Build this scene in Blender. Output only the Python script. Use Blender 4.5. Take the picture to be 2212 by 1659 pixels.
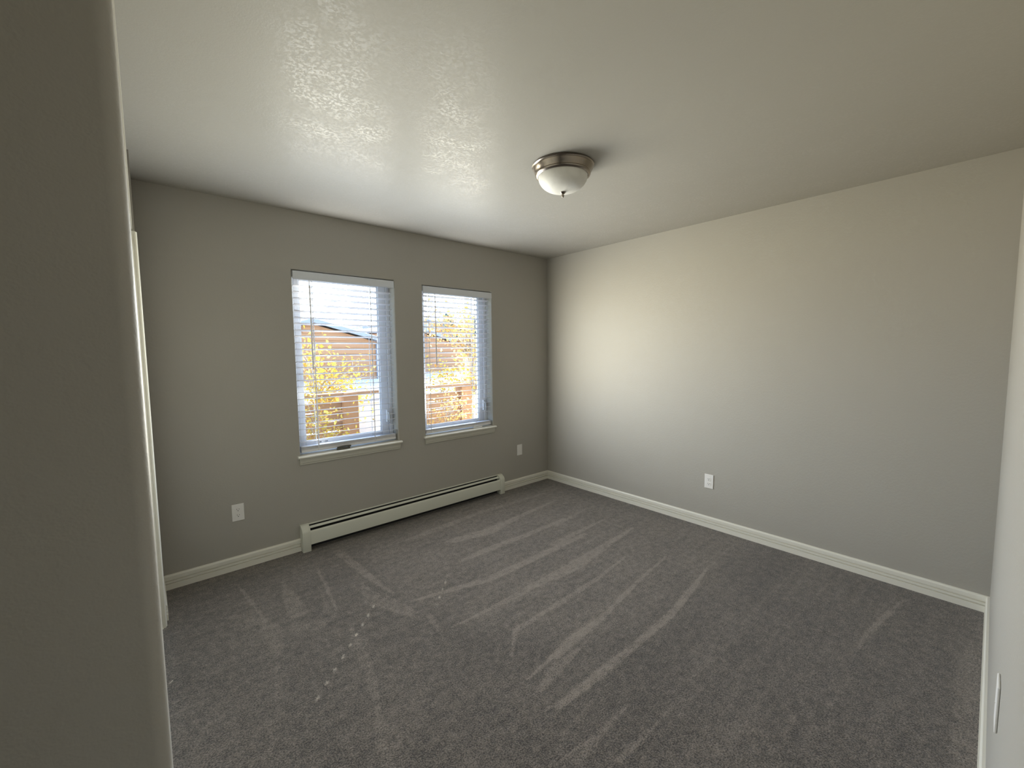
import bpy, bmesh, math, random
from mathutils import Vector, Matrix
random.seed(7)
S = bpy.context.scene
C = S.collection
for o in list(bpy.data.objects):
    bpy.data.objects.remove(o)

# ------------------------------------------------------------------ camera
H = 2.44
cam_d = bpy.data.cameras.new('camera')
cam = bpy.data.objects.new('camera', cam_d); C.objects.link(cam)
rt = Vector((0.75315894, -0.65776962, -0.00952625))
up = Vector((0.0591932, 0.05334076, 0.99682041))
fw = Vector((0.65517004, 0.75132809, -0.07910956))
M = Matrix.Identity(4)
for i in range(3):
    M[i][0] = rt[i]; M[i][1] = up[i]; M[i][2] = -fw[i]
M[0][3], M[1][3], M[2][3] = -3.38594636, -3.28246704, 1.44895568
cam.matrix_world = M
cam_d.sensor_width = 36.0
cam_d.lens = 910.11 / 2212 * 36.0
cam_d.clip_start = 0.02
S.camera = cam

# ------------------------------------------------------------------ sky, sun, daylight
S.view_settings.view_transform = 'Standard'
S.view_settings.look = 'None'
S.view_settings.gamma = 1.0
S.view_settings.use_curve_mapping = False
S.view_settings.exposure = 0.0
try:
    S.cycles.use_denoising = True
    S.cycles.max_bounces = 10
    S.cycles.diffuse_bounces = 6
    S.cycles.transparent_max_bounces = 16
    S.cycles.sample_clamp_indirect = 6.0
    S.cycles.caustics_reflective = False
    S.cycles.caustics_refractive = False
except Exception:
    pass
DAYPOW = 49
SUN_DIR = Vector((0.69, 0.725, 0.575)).normalized()      # towards the sun
W = bpy.data.worlds.new('sky'); S.world = W; W.use_nodes = True
wn = W.node_tree.nodes; wl = W.node_tree.links
bg = wn['Background']
sky = wn.new('ShaderNodeTexSky'); sky.sky_type = 'NISHITA'
sky.sun_disc = False
sky.sun_elevation = math.asin(SUN_DIR.z)
sky.sun_rotation = math.atan2(SUN_DIR.x, SUN_DIR.y)
sky.altitude = 2000; sky.air_density = 1.0; sky.dust_density = 1.5; sky.ozone_density = 1.0
wl.new(sky.outputs[0], bg.inputs[0]); bg.inputs[1].default_value = 1.6
sun_l = bpy.data.lights.new('sun', 'SUN'); sun_l.energy = 27.0; sun_l.angle = math.radians(0.35)
sun_l.color = (1.0, 0.95, 0.86)
sun = bpy.data.objects.new('sun', sun_l); C.objects.link(sun)
sun.rotation_euler = SUN_DIR.to_track_quat('Z', 'Y').to_euler()
sun.location = (4, 5, 6)

def daylight(name, loc, sx, sz, energy):
    """daylight arriving through one window: bluish from the sky above (heading down into the room),
    warm and strong from the sunlit garden and slat tops below (heading up into the room)"""
    l = bpy.data.lights.new(name, 'AREA'); l.shape = 'RECTANGLE'; l.size = sx; l.size_y = sz; l.energy = energy
    o = bpy.data.objects.new(name, l); C.objects.link(o)
    o.location = loc; o.rotation_euler = (math.radians(-90), 0, 0)
    l.use_nodes = True
    n = l.node_tree.nodes; k = l.node_tree.links
    em = n['Emission']
    g = n.new('ShaderNodeNewGeometry'); sp = n.new('ShaderNodeSeparateXYZ'); mr = n.new('ShaderNodeMapRange'); cr = n.new('ShaderNodeValToRGB')
    mr.inputs[1].default_value = -1; mr.inputs[2].default_value = 1
    k.new(g.outputs['Incoming'], sp.inputs[0]); k.new(sp.outputs['Z'], mr.inputs[0]); k.new(mr.outputs[0], cr.inputs[0])
    el = cr.color_ramp.elements
    for p, c in DAY: 
        e = el.new(p); e.color = (*c, 1)
    el.remove(el[0]); el.remove(el[-1])
    mr2 = n.new('ShaderNodeMapRange'); mr2.inputs[1].default_value = -1; mr2.inputs[2].default_value = 1
    cr2 = n.new('ShaderNodeValToRGB'); el = cr2.color_ramp.elements
    for p, c in SIDE:
        e = el.new(p); e.color = (*c, 1)
    el.remove(el[0]); el.remove(el[-1])
    k.new(sp.outputs['X'], mr2.inputs[0]); k.new(mr2.outputs[0], cr2.inputs[0])
    mx = n.new('ShaderNodeMix'); mx.data_type = 'RGBA'; mx.blend_type = 'MULTIPLY'; mx.inputs[0].default_value = 1
    k.new(cr.outputs[0], mx.inputs[6]); k.new(cr2.outputs[0], mx.inputs[7])
    k.new(mx.outputs[2], em.inputs[0])
    return o
DAY = [(.0, (.16, .17, .19)), (.20, (.25, .27, .30)), (.32, (.78, .83, .89)), (.42, (.97, 1.0, 1.0)), (.50, (.90, .89, .87)), (.57, (1.0, .945, .78)), (.67, (1.0, .945, .735)), (.77, (.79, .815, .83)), (.87, (.315, .335, .36)), (.94, (.165, .175, .19)), (1.0, (.06, .06, .065))]
SIDE = [(.15, (.98, 1.0, 1.0)), (.5, (1.0, 1.0, .99)), (.85, (1.0, .975, .92))]
for wx, ww, share in ((-2.185, 0.74, 1.14), (-1.16, 0.73, .84)):
    daylight('daylight', (wx, -0.012, 1.37), ww, 1.22, DAYPOW*share)

# ------------------------------------------------------------------ helpers
class MB:
    def __init__(s): s.v = []; s.f = []
    def add(s, vs, fs):
        n = len(s.v); s.v += [tuple(v) for v in vs]; s.f += [tuple(i + n for i in f) for f in fs]; return s
    def box(s, x0, x1, y0, y1, z0, z1):
        return s.add([(x0,y0,z0),(x1,y0,z0),(x1,y1,z0),(x0,y1,z0),(x0,y0,z1),(x1,y0,z1),(x1,y1,z1),(x0,y1,z1)],
                     [(0,3,2,1),(4,5,6,7),(0,1,5,4),(1,2,6,5),(2,3,7,6),(3,0,4,7)])
    def extrude(s, prof, a, b, fn):
        """closed profile [(u,w)] swept from a to b; fn(t,u,w)->xyz"""
        n = len(prof)
        vs = [fn(a, u, w) for u, w in prof] + [fn(b, u, w) for u, w in prof]
        fs = [(i, (i+1) % n, n + (i+1) % n, n + i) for i in range(n)]
        fs += [tuple(range(n))[::-1], tuple(range(n, 2*n))]
        return s.add(vs, fs)
    def tube(s, pts, rad, seg=8):
        pts = [Vector(p) for p in pts]
        if not isinstance(rad, (list, tuple)): rad = [rad] * len(pts)
        rings = []; n0 = len(s.v); prev = None
        for i, p in enumerate(pts):
            d = (pts[min(i+1, len(pts)-1)] - pts[max(i-1, 0)]).normalized()
            a = prev if prev is not None else (Vector((0,0,1)) if abs(d.z) < .9 else Vector((1,0,0)))
            u = (a - d * a.dot(d)).normalized(); w = d.cross(u); prev = u
            for k in range(seg):
                t = 2*math.pi*k/seg
                s.v.append(tuple(p + (u*math.cos(t) + w*math.sin(t)) * rad[i]))
        for i in range(len(pts)-1):
            for k in range(seg):
                a0 = n0 + i*seg + k; a1 = n0 + i*seg + (k+1) % seg
                s.f.append((a0, a1, a1+seg, a0+seg))
        s.f.append(tuple(n0 + k for k in range(seg))[::-1])
        e = n0 + (len(pts)-1)*seg
        s.f.append(tuple(e + k for k in range(seg)))
        return s
    def lathe(s, prof, c, seg=48):
        """profile [(r,z)] round the z axis at c"""
        n0 = len(s.v); n = len(prof)
        for k in range(seg):
            t = 2*math.pi*k/seg
            for r, z in prof: s.v.append((c[0] + r*math.cos(t), c[1] + r*math.sin(t), c[2] + z))
        for k in range(seg):
            k2 = (k+1) % seg
            for i in range(n-1):
                s.f.append((n0+k*n+i, n0+k2*n+i, n0+k2*n+i+1, n0+k*n+i+1))
        return s

def mesh(name, mb, mat=None, smooth=False, bevel=0.0, bseg=2, weld=False):
    me = bpy.data.meshes.new(name)
    me.from_pydata(mb.v, [], mb.f)
    bm = bmesh.new(); bm.from_mesh(me)
    if weld: bmesh.ops.remove_doubles(bm, verts=bm.verts, dist=1e-5)
    bmesh.ops.recalc_face_normals(bm, faces=bm.faces)
    if bevel:
        bmesh.ops.bevel(bm, geom=[e for e in bm.edges if len(e.link_faces) == 2 and e.calc_face_angle(0) > .6],
                        offset=bevel, segments=bseg, profile=.5, affect='EDGES')
    bm.to_mesh(me); bm.free()
    if smooth:
        for p in me.polygons: p.use_smooth = True
        if smooth != 'all':
            try: me.set_sharp_from_angle(angle=math.radians(smooth if smooth is not True else 40))
            except Exception: pass
    if mat: me.materials.append(mat)
    return me

def link(name, me, parent=None):
    o = bpy.data.objects.new(name, me); C.objects.link(o)
    if parent is not None:
        o.parent = parent
        if parent.type == 'EMPTY' or True:
            o.matrix_parent_inverse = Matrix.Translation(-WORLD.get(parent.name, Vector((0,0,0))))
    WORLD[o.name] = Vector((0,0,0)) if parent is None else WORLD.get(parent.name, Vector((0,0,0))) * 0
    return o
WORLD = {}
def obj(name, mb, mat, parent=None, **k):
    return link(name, mesh(name, mb, mat, **k), parent)
def struct(name, mb, mat, **k):
    o = obj(name, mb, mat, **k); o['kind'] = 'structure'; return o
def thing(name, label, cat, loc=(0,0,0), group=None):
    o = bpy.data.objects.new(name, None); C.objects.link(o)
    o.location = loc; o.empty_display_size = .05
    WORLD[o.name] = Vector(loc)
    o['label'] = label; o['category'] = cat
    if group: o['group'] = group
    return o

# ------------------------------------------------------------------ materials
def new_mat(name):
    m = bpy.data.materials.new(name); m.use_nodes = True
    return m, m.node_tree.nodes, m.node_tree.links, m.node_tree.nodes['Principled BSDF']
def plain(name, col, rough=.5, metal=0.0, spec=.5, noise=0.0, nscale=30, bump=0.0, bscale=80):
    m, n, l, b = new_mat(name)
    b.inputs['Base Color'].default_value = (*col, 1); b.inputs['Roughness'].default_value = rough
    b.inputs['Metallic'].default_value = metal; b.inputs['Specular IOR Level'].default_value = spec
    tc = n.new('ShaderNodeTexCoord')
    if noise:
        t = n.new('ShaderNodeTexNoise'); t.inputs['Scale'].default_value = nscale; t.inputs['Detail'].default_value = 4
        mx = n.new('ShaderNodeMix'); mx.data_type = 'RGBA'
        mx.inputs[6].default_value = (*[c*(1-noise) for c in col], 1); mx.inputs[7].default_value = (*[min(1, c*(1+noise)) for c in col], 1)
        l.new(tc.outputs['Object'], t.inputs['Vector']); l.new(t.outputs['Fac'], mx.inputs[0]); l.new(mx.outputs[2], b.inputs['Base Color'])
    if bump:
        t = n.new('ShaderNodeTexNoise'); t.inputs['Scale'].default_value = bscale; t.inputs['Detail'].default_value = 3
        bp = n.new('ShaderNodeBump'); bp.inputs['Strength'].default_value = bump; bp.inputs['Distance'].default_value = .002
        l.new(tc.outputs['Object'], t.inputs['Vector']); l.new(t.outputs['Fac'], bp.inputs['Height']); l.new(bp.outputs['Normal'], b.inputs['Normal'])
    return m

def wall_paint(name, col, rough, bscale, strength, knock, spec=.5):
    """rolled greige paint over sprayed drywall texture: fine orange peel plus flattened (knocked down) splats"""
    m, n, l, b = new_mat(name)
    b.inputs['Roughness'].default_value = rough; b.inputs['Specular IOR Level'].default_value = spec
    tc = n.new('ShaderNodeTexCoord')
    t0 = n.new('ShaderNodeTexNoise'); t0.inputs['Scale'].default_value = 1.7; t0.inputs['Detail'].default_value = 3
    mx = n.new('ShaderNodeMix'); mx.data_type = 'RGBA'
    mx.inputs[6].default_value = (*[c*.97 for c in col], 1); mx.inputs[7].default_value = (*[c*1.03 for c in col], 1)
    l.new(tc.outputs['Object'], t0.inputs['Vector']); l.new(t0.outputs['Fac'], mx.inputs[0]); l.new(mx.outputs[2], b.inputs['Base Color'])
    t = n.new('ShaderNodeTexNoise'); t.inputs['Scale'].default_value = bscale; t.inputs['Detail'].default_value = 2
    l.new(tc.outputs['Object'], t.inputs['Vector'])
    r = n.new('ShaderNodeValToRGB'); r.color_ramp.elements[0].position = .42; r.color_ramp.elements[1].position = .58
    l.new(t.outputs['Fac'], r.inputs['Fac'])
    t2 = n.new('ShaderNodeTexNoise'); t2.inputs['Scale'].default_value = bscale*4; t2.inputs['Detail'].default_value = 2
    l.new(tc.outputs['Object'], t2.inputs['Vector'])
    a = n.new('ShaderNodeMath'); a.operation = 'MULTIPLY_ADD'; a.inputs[1].default_value = knock
    l.new(r.outputs['Color'], a.inputs[0]); l.new(t2.outputs['Fac'], a.inputs[2])
    bp = n.new('ShaderNodeBump'); bp.inputs['Strength'].default_value = strength; bp.inputs['Distance'].default_value = .0015
    l.new(a.outputs[0], bp.inputs['Height']); l.new(bp.outputs['Normal'], b.inputs['Normal'])
    return m

GREIGE = (0.40, 0.384, 0.346)
M_wall = wall_paint('greige_wall_paint', GREIGE, .55, 75, .12, 1.0, .35)
M_ceil = wall_paint('greige_ceiling_paint', GREIGE, .50, 62, .075, 2.0, .075)
# ceiling: fine sprayed grain with scattered knocked-down patches; the trowelled patches are smoother and shinier
n = M_ceil.node_tree.nodes; l = M_ceil.node_tree.links
_b = n['Principled BSDF']; _tc = n['Texture Coordinate']
def _nz(sc, det, lo, hi, dist=0.0):
    t = n.new('ShaderNodeTexNoise'); t.inputs['Scale'].default_value = sc; t.inputs['Detail'].default_value = det; t.inputs['Distortion'].default_value = dist
    l.new(_tc.outputs['Object'], t.inputs['Vector'])
    m = n.new('ShaderNodeMapRange'); m.inputs[1].default_value = lo; m.inputs[2].default_value = hi
    l.new(t.outputs['Fac'], m.inputs[0]); return m.outputs[0]
def _mt(op, a, bb, c=None):
    q = n.new('ShaderNodeMath'); q.operation = op
    for k, x in enumerate((a, bb, c)):
        if x is None: continue
        if isinstance(x, (int, float)): q.inputs[k].default_value = x
        else: l.new(x, q.inputs[k])
    return q.outputs[0]
_mask = _mt('MULTIPLY', _nz(88, 3, .47, .58, .4), _mt('MULTIPLY_ADD', _nz(7.0, 3, .38, .62), .70, .30))
_gr = _nz(210, 2, .2, .8)
_ht = _mt('MULTIPLY_ADD', _mask, .7, _mt('MULTIPLY', _gr, .9))
l.new(_ht, n['Bump'].inputs['Height']); n['Bump'].inputs['Strength'].default_value = .085
_ro = n.new('ShaderNodeMapRange'); _ro.inputs[3].default_value = .50; _ro.inputs[4].default_value = .28
l.new(_mask, _ro.inputs[0]); l.new(_ro.outputs[0], _b.inputs['Roughness'])
_b.inputs['Specular IOR Level'].default_value = .075
M_trim = plain('white_trim_paint', (.78, .765, .69), .38, bump=.05, bscale=40)
M_vinyl = plain('white_window_vinyl', (.80, .81, .83), .35)
M_slat = plain('white_blind_slat', (.84, .84, .86), .42, bump=.04, bscale=25)
n = M_slat.node_tree.nodes; l = M_slat.node_tree.links
_t = n.new('ShaderNodeBsdfTranslucent'); _t.inputs[0].default_value = (.80, .80, .84, 1)
_m = n.new('ShaderNodeMixShader'); _m.inputs[0].default_value = .15
l.new(n['Principled BSDF'].outputs[0], _m.inputs[1]); l.new(_t.outputs[0], _m.inputs[2]); l.new(_m.outputs[0], n['Material Output'].inputs[0])
M_valance = plain('white_blind_valance', (.66, .69, .74), .42)
M_sill = plain('dull_white_sill_paint', (.52, .51, .445), .35)
M_cord = plain('white_blind_cord', (.80, .79, .80), .8)
M_heater = plain('off_white_enamel', (.66, .67, .59), .38)
M_dark = plain('heater_inner_shade', (.012, .013, .014), .7)  # near-black stands in for the shade inside the heater
M_fin = plain('dark_aluminium_fins', (.05, .05, .05), .6, metal=.3)  # very dark metal for fins and pipe
M_plate = plain('white_outlet_plastic', (.80, .79, .77), .35)
M_slot = plain('dark_slot', (.03, .03, .03), .6)
M_nickel = plain('brushed_nickel', (.27, .235, .20), .25, metal=1.0, noise=.12, nscale=60)
M_handle = plain('grey_window_hardware', (.55, .55, .53), .35)
M_crank = plain('dark_bronze_crank', (.10, .10, .085), .35)
M_black = plain('black_print', (.02, .02, .025), .6)
M_red = plain('red_print', (.35, .03, .04), .6)

# frosted alabaster shade
m, n, l, b = new_mat('frosted_alabaster_glass'); M_shade = m
b.inputs['Base Color'].default_value = (.80, .79, .74, 1); b.inputs['Roughness'].default_value = .5; b.inputs['Specular IOR Level'].default_value = .3
b.inputs['Subsurface Weight'].default_value = .25; b.inputs['Subsurface Radius'].default_value = (.02, .02, .02)
tc = n.new('ShaderNodeTexCoord'); t = n.new('ShaderNodeTexNoise'); t.inputs['Scale'].default_value = 14; t.inputs['Detail'].default_value = 5; t.inputs['Distortion'].default_value = 1.5
mx = n.new('ShaderNodeMix'); mx.data_type = 'RGBA'; mx.inputs[6].default_value = (.70, .69, .64, 1); mx.inputs[7].default_value = (.86, .85, .81, 1)
l.new(tc.outputs['Object'], t.inputs['Vector']); l.new(t.outputs['Fac'], mx.inputs[0]); l.new(mx.outputs[2], b.inputs['Base Color'])

# window glass: clear, with a faint surface reflection
m = bpy.data.materials.new('window_glass'); m.use_nodes = True; M_glass = m
n = m.node_tree.nodes; l = m.node_tree.links; n.clear()
out = n.new('ShaderNodeOutputMaterial'); mix = n.new('ShaderNodeMixShader'); tr = n.new('ShaderNodeBsdfTransparent'); gl = n.new('ShaderNodeBsdfGlossy')
tr.inputs[0].default_value = (.96, .98, .97, 1); gl.inputs['Roughness'].default_value = .02
fr = n.new('ShaderNodeFresnel'); fr.inputs[0].default_value = 1.45
gi = n.new('ShaderNodeNewGeometry'); fm = n.new('ShaderNodeMath'); fm.operation = 'MULTIPLY_ADD'; fm.inputs[1].default_value = -1; fm.inputs[2].default_value = 1
l.new(gi.outputs['Backfacing'], fm.inputs[0]); f2 = n.new('ShaderNodeMath'); f2.operation = 'MULTIPLY'; l.new(fm.outputs[0], f2.inputs[0]); l.new(fr.outputs[0], f2.inputs[1])
l.new(f2.outputs[0], mix.inputs[0]); l.new(tr.outputs[0], mix.inputs[1]); l.new(gl.outputs[0], mix.inputs[2]); l.new(mix.outputs[0], out.inputs[0])

# carpet: mottled taupe cut pile; the nap attribute is vacuumed pile direction plus the far-part light painted in
m, n, l, b = new_mat('taupe_carpet'); M_carpet = m
b.inputs['Roughness'].default_value = .95; b.inputs['Specular IOR Level'].default_value = .1
b.inputs['Sheen Weight'].default_value = .32; b.inputs['Sheen Roughness'].default_value = .6
tc = n.new('ShaderNodeTexCoord')
def noise(sc, det, rough=.6, vec=None):
    t = n.new('ShaderNodeTexNoise'); t.inputs['Scale'].default_value = sc; t.inputs['Detail'].default_value = det; t.inputs['Roughness'].default_value = rough
    l.new(vec or tc.outputs['Object'], t.inputs['Vector']); return t
nf = noise(170, 3, .75); nm = noise(26, 4, .7); nl = noise(3.2, 3)
at = n.new('ShaderNodeAttribute'); at.attribute_name = 'nap_and_light'
def mth(op, a, bb, c=None):
    q = n.new('ShaderNodeMath'); q.operation = op
    for i, x in enumerate((a, bb, c)):
        if x is None: continue
        if isinstance(x, (int, float)): q.inputs[i].default_value = x
        else: l.new(x, q.inputs[i])
    return q.outputs[0]
rf = n.new('ShaderNodeValToRGB'); rf.color_ramp.elements[0].position = .36; rf.color_ramp.elements[1].position = .64
l.new(nf.outputs['Fac'], rf.inputs[0])
v = mth('MULTIPLY_ADD', rf.outputs[0], .85, -.16)
v = mth('ADD', v, mth('MULTIPLY_ADD', nm.outputs['Fac'], 1.15, -.505))
v = mth('ADD', v, mth('MULTIPLY_ADD', nl.outputs['Fac'], .36, -.18))
nb = noise(70, 3, .7); v = mth('ADD', v, mth('MULTIPLY_ADD', nb.outputs['Fac'], .70, -.35))
mp = n.new('ShaderNodeMapping'); mp.inputs['Scale'].default_value = (1.3, 20, 1); l.new(tc.outputs['Object'], mp.inputs[0])
ns = noise(1.0, 3, .6, mp.outputs[0]); v = mth('ADD', v, mth('MULTIPLY_ADD', ns.outputs['Fac'], .34, -.17))
nk = noise(10, 4, .7)
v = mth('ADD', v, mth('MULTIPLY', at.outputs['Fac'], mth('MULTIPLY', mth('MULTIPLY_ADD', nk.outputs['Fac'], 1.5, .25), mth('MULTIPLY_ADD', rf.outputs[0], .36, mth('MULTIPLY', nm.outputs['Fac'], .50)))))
cr = n.new('ShaderNodeValToRGB')
cr.color_ramp.elements[0].position = 0.0; cr.color_ramp.elements[0].color = (.026, .0215, .018, 1)
cr.color_ramp.elements[1].position = 1.0; cr.color_ramp.elements[1].color = (.31, .262, .22, 1)
l.new(v, cr.inputs[0]); l.new(cr.outputs[0], b.inputs['Base Color'])
bp = n.new('ShaderNodeBump'); bp.inputs['Strength'].default_value = .9; bp.inputs['Distance'].default_value = .006
hh = mth('ADD', nf.outputs['Fac'], mth('MULTIPLY', nm.outputs['Fac'], .6)); l.new(hh, bp.inputs['Height']); l.new(bp.outputs['Normal'], b.inputs['Normal'])

def wood(name, c1, c2, scale, axis):
    m, n, l, b = new_mat(name); b.inputs['Roughness'].default_value = .75
    tc = n.new('ShaderNodeTexCoord'); mp = n.new('ShaderNodeMapping')
    sc = [scale*8]*3; sc[axis] = scale*.6; mp.inputs['Scale'].default_value = sc
    t = n.new('ShaderNodeTexNoise'); t.inputs['Scale'].default_value = 1; t.inputs['Detail'].default_value = 5; t.inputs['Distortion'].default_value = .6
    mx = n.new('ShaderNodeMix'); mx.data_type = 'RGBA'; mx.inputs[6].default_value = (*c1, 1); mx.inputs[7].default_value = (*c2, 1)
    l.new(tc.outputs['Object'], mp.inputs[0]); l.new(mp.outputs[0], t.inputs['Vector']); l.new(t.outputs['Fac'], mx.inputs[0]); l.new(mx.outputs[2], b.inputs['Base Color'])
    return m
M_fence = wood('cedar_fence', (.26, .13, .06), (.42, .23, .11), 1.2, 0)
M_post = wood('cedar_post', (.30, .14, .06), (.46, .25, .11), 1.2, 2)
M_siding = wood('brown_siding', (.26, .125, .06), (.36, .19, .10), .8, 0)
M_fascia = plain('grey_fascia', (.20, .21, .25), .6)
M_roof = plain('pale_roof', (.72, .72, .74), .8, noise=.1, nscale=6)
M_blueroof = plain('blue_grey_roof', (.17, .20, .30), .6, noise=.2, nscale=8)
M_gravel = plain('pale_gravel', (.62, .58, .52), .9, noise=.25, nscale=12, bump=.5, bscale=30)
M_stucco = plain('pale_pink_stucco', (.55, .47, .42), .9, noise=.06, nscale=10)
M_bark = plain('pale_bark', (.42, .35, .28), .8, noise=.3, nscale=30)
M_beigewall = plain('beige_house_wall', (.45, .42, .38), .8)
M_pane = plain('dark_far_glass', (.06, .07, .09), .15)

def leaf_mat(name, cols, trans):
    m = bpy.data.materials.new(name); m.use_nodes = True; n = m.node_tree.nodes; l = m.node_tree.links; n.clear()
    out = n.new('ShaderNodeOutputMaterial'); ad = n.new('ShaderNodeMixShader'); d = n.new('ShaderNodeBsdfDiffuse'); t = n.new('ShaderNodeBsdfTranslucent')
    gi = n.new('ShaderNodeNewGeometry'); r = n.new('ShaderNodeValToRGB')
    el = r.color_ramp.elements
    el[0].color = (*cols[0], 1); el[1].color = (*cols[-1], 1)
    for i, c in enumerate(cols[1:-1]): e = el.new((i+1)/(len(cols)-1)); e.color = (*c, 1)
    l.new(gi.outputs['Random Per Island'], r.inputs[0]); l.new(r.outputs[0], d.inputs[0]); l.new(r.outputs[0], t.inputs[0])
    ad.inputs[0].default_value = trans
    l.new(d.outputs[0], ad.inputs[1]); l.new(t.outputs[0], ad.inputs[2]); l.new(ad.outputs[0], out.inputs[0])
    return m
M_leaf = leaf_mat('autumn_yellow_leaf', [(.42, .26, .04), (.55, .40, .06), (.62, .50, .12), (.40, .17, .05)], .45)
M_orange = leaf_mat('autumn_orange_leaf', [(.62, .38, .13), (.70, .54, .18), (.62, .28, .12), (.72, .62, .26)], .5)
M_needle = leaf_mat('blue_green_needles', [(.10, .15, .14), (.15, .20, .19), (.12, .16, .20)], .2)

# ------------------------------------------------------------------ room shell
T = .16                                  # window wall thickness
WIN = [(-2.568, -1.801, .684, 2.034), (-1.540, -.780, .684, 2.022)]
def wall_with_openings():
    bm = bmesh.new()
    xs = sorted({-4.62, .14, *[w[0] for w in WIN], *[w[1] for w in WIN]})
    zs = sorted({-.02, 2.46, *[w[2] for w in WIN], *[w[3] for w in WIN]})
    def hole(xa, xb, za, zb):
        return any(w[0]-1e-6 <= xa and xb <= w[1]+1e-6 and w[2]-1e-6 <= za and zb <= w[3]+1e-6 for w in WIN)
    vd = {}
    def V(x, y, z):
        k = (round(x,5), round(y,5), round(z,5))
        if k not in vd: vd[k] = bm.verts.new(k)
        return vd[k]
    for i in range(len(xs)-1):
        for j in range(len(zs)-1):
            a, b_, c, d = xs[i], xs[i+1], zs[j], zs[j+1]
            if hole(a, b_, c, d): continue
            for y in (0.0, T):
                bm.faces.new([V(a,y,c), V(b_,y,c), V(b_,y,d), V(a,y,d)])
    edge = []
    for x0, x1, z0, z1 in WIN:
        ring = [(x, z0) for x in xs if x0-1e-6 <= x <= x1+1e-6] + [(x1, z) for z in zs if z0+1e-6 < z <= z1+1e-6]
        ring += [(x, z1) for x in reversed(xs) if x0-1e-6 <= x < x1-1e-6] + [(x0, z) for z in reversed(zs) if z0+1e-6 < z < z1-1e-6]
        for k in range(len(ring)):
            p, q = ring[k], ring[(k+1) % len(ring)]
            bm.faces.new([V(p[0],0,p[1]), V(q[0],0,q[1]), V(q[0],T,q[1]), V(p[0],T,p[1])])
            edge.append((V(p[0],0,p[1]), V(q[0],0,q[1])))
    bm.verts.ensure_lookup_table()
    bmesh.ops.recalc_face_normals(bm, faces=bm.faces)
    es = [e for e in bm.edges if any({a, c} == set(e.verts) for a, c in edge)]
    bmesh.ops.bevel(bm, geom=es, offset=.010, segments=4, profile=.5, affect='EDGES')
    me = bpy.data.meshes.new('wall_far'); bm.to_mesh(me); bm.free()
    for p in me.polygons: p.use_smooth = True
    try: me.set_sharp_from_angle(angle=math.radians(50))
    except Exception: pass
    me.materials.append(M_wall)
    o = link('wall_far', me); o['kind'] = 'structure'; return o
wall_with_openings()
NEAR = -3.332
struct('wall_right', MB().box(0, .14, -3.47, 0, -.02, 2.46), M_wall)
struct('wall_near', MB().box(-4.62, 0, NEAR-.14, NEAR, -.02, 2.46), M_wall)
struct('ceiling', MB().box(-4.62, .14, -3.47, .16, H, H+.12), M_ceil)
# left wall: a short piece beside the window wall, a header over the closet, and the near partition with a bullnose corner
LX = -3.389; PY = -2.570
mb = MB().box(-3.52, -3.382, -.455, 0, -.02, 2.46).box(-3.52, -3.389, -2.30, -.455, 2.06, 2.46)
struct('wall_left', mb, M_wall)
prof = [(-4.62, PY), (-4.62, PY+.14), (-3.53, PY+.14), (-3.53, -2.30), (LX, -2.30)]
R0 = .019
arc = [(LX - R0 + R0*math.cos(t), PY + R0 + R0*math.sin(t)) for t in [-math.pi/2*k/14 for k in range(15)]]
prof = prof + arc
mb = MB(); mb.extrude(prof, -.02, 2.46, lambda t, u, w: (u, w, t))
struct('wall_partition', mb, M_wall, smooth=35)
struct('wall_hall', MB().box(-4.62, -4.5, NEAR, PY, -.02, 2.46), M_wall)
# closet casing and door
mb = MB().box(-3.50, -3.389, -.470, -.455, 0, 2.05)                    # jamb
mb.extrude([(0,0),(0,.066),(.006,.070),(.012,.064),(.016,.050),(.016,.018),(.011,.006),(.011,0)], 0, 2.052, lambda t,u,w: (-3.390+u, -.462+w, t))
struct('trim_1', mb, M_trim, smooth=30)
d = struct('door_1', MB().box(-3.50, -3.465, -2.30, -.471, .012, 2.05), M_trim, bevel=.002)

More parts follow.
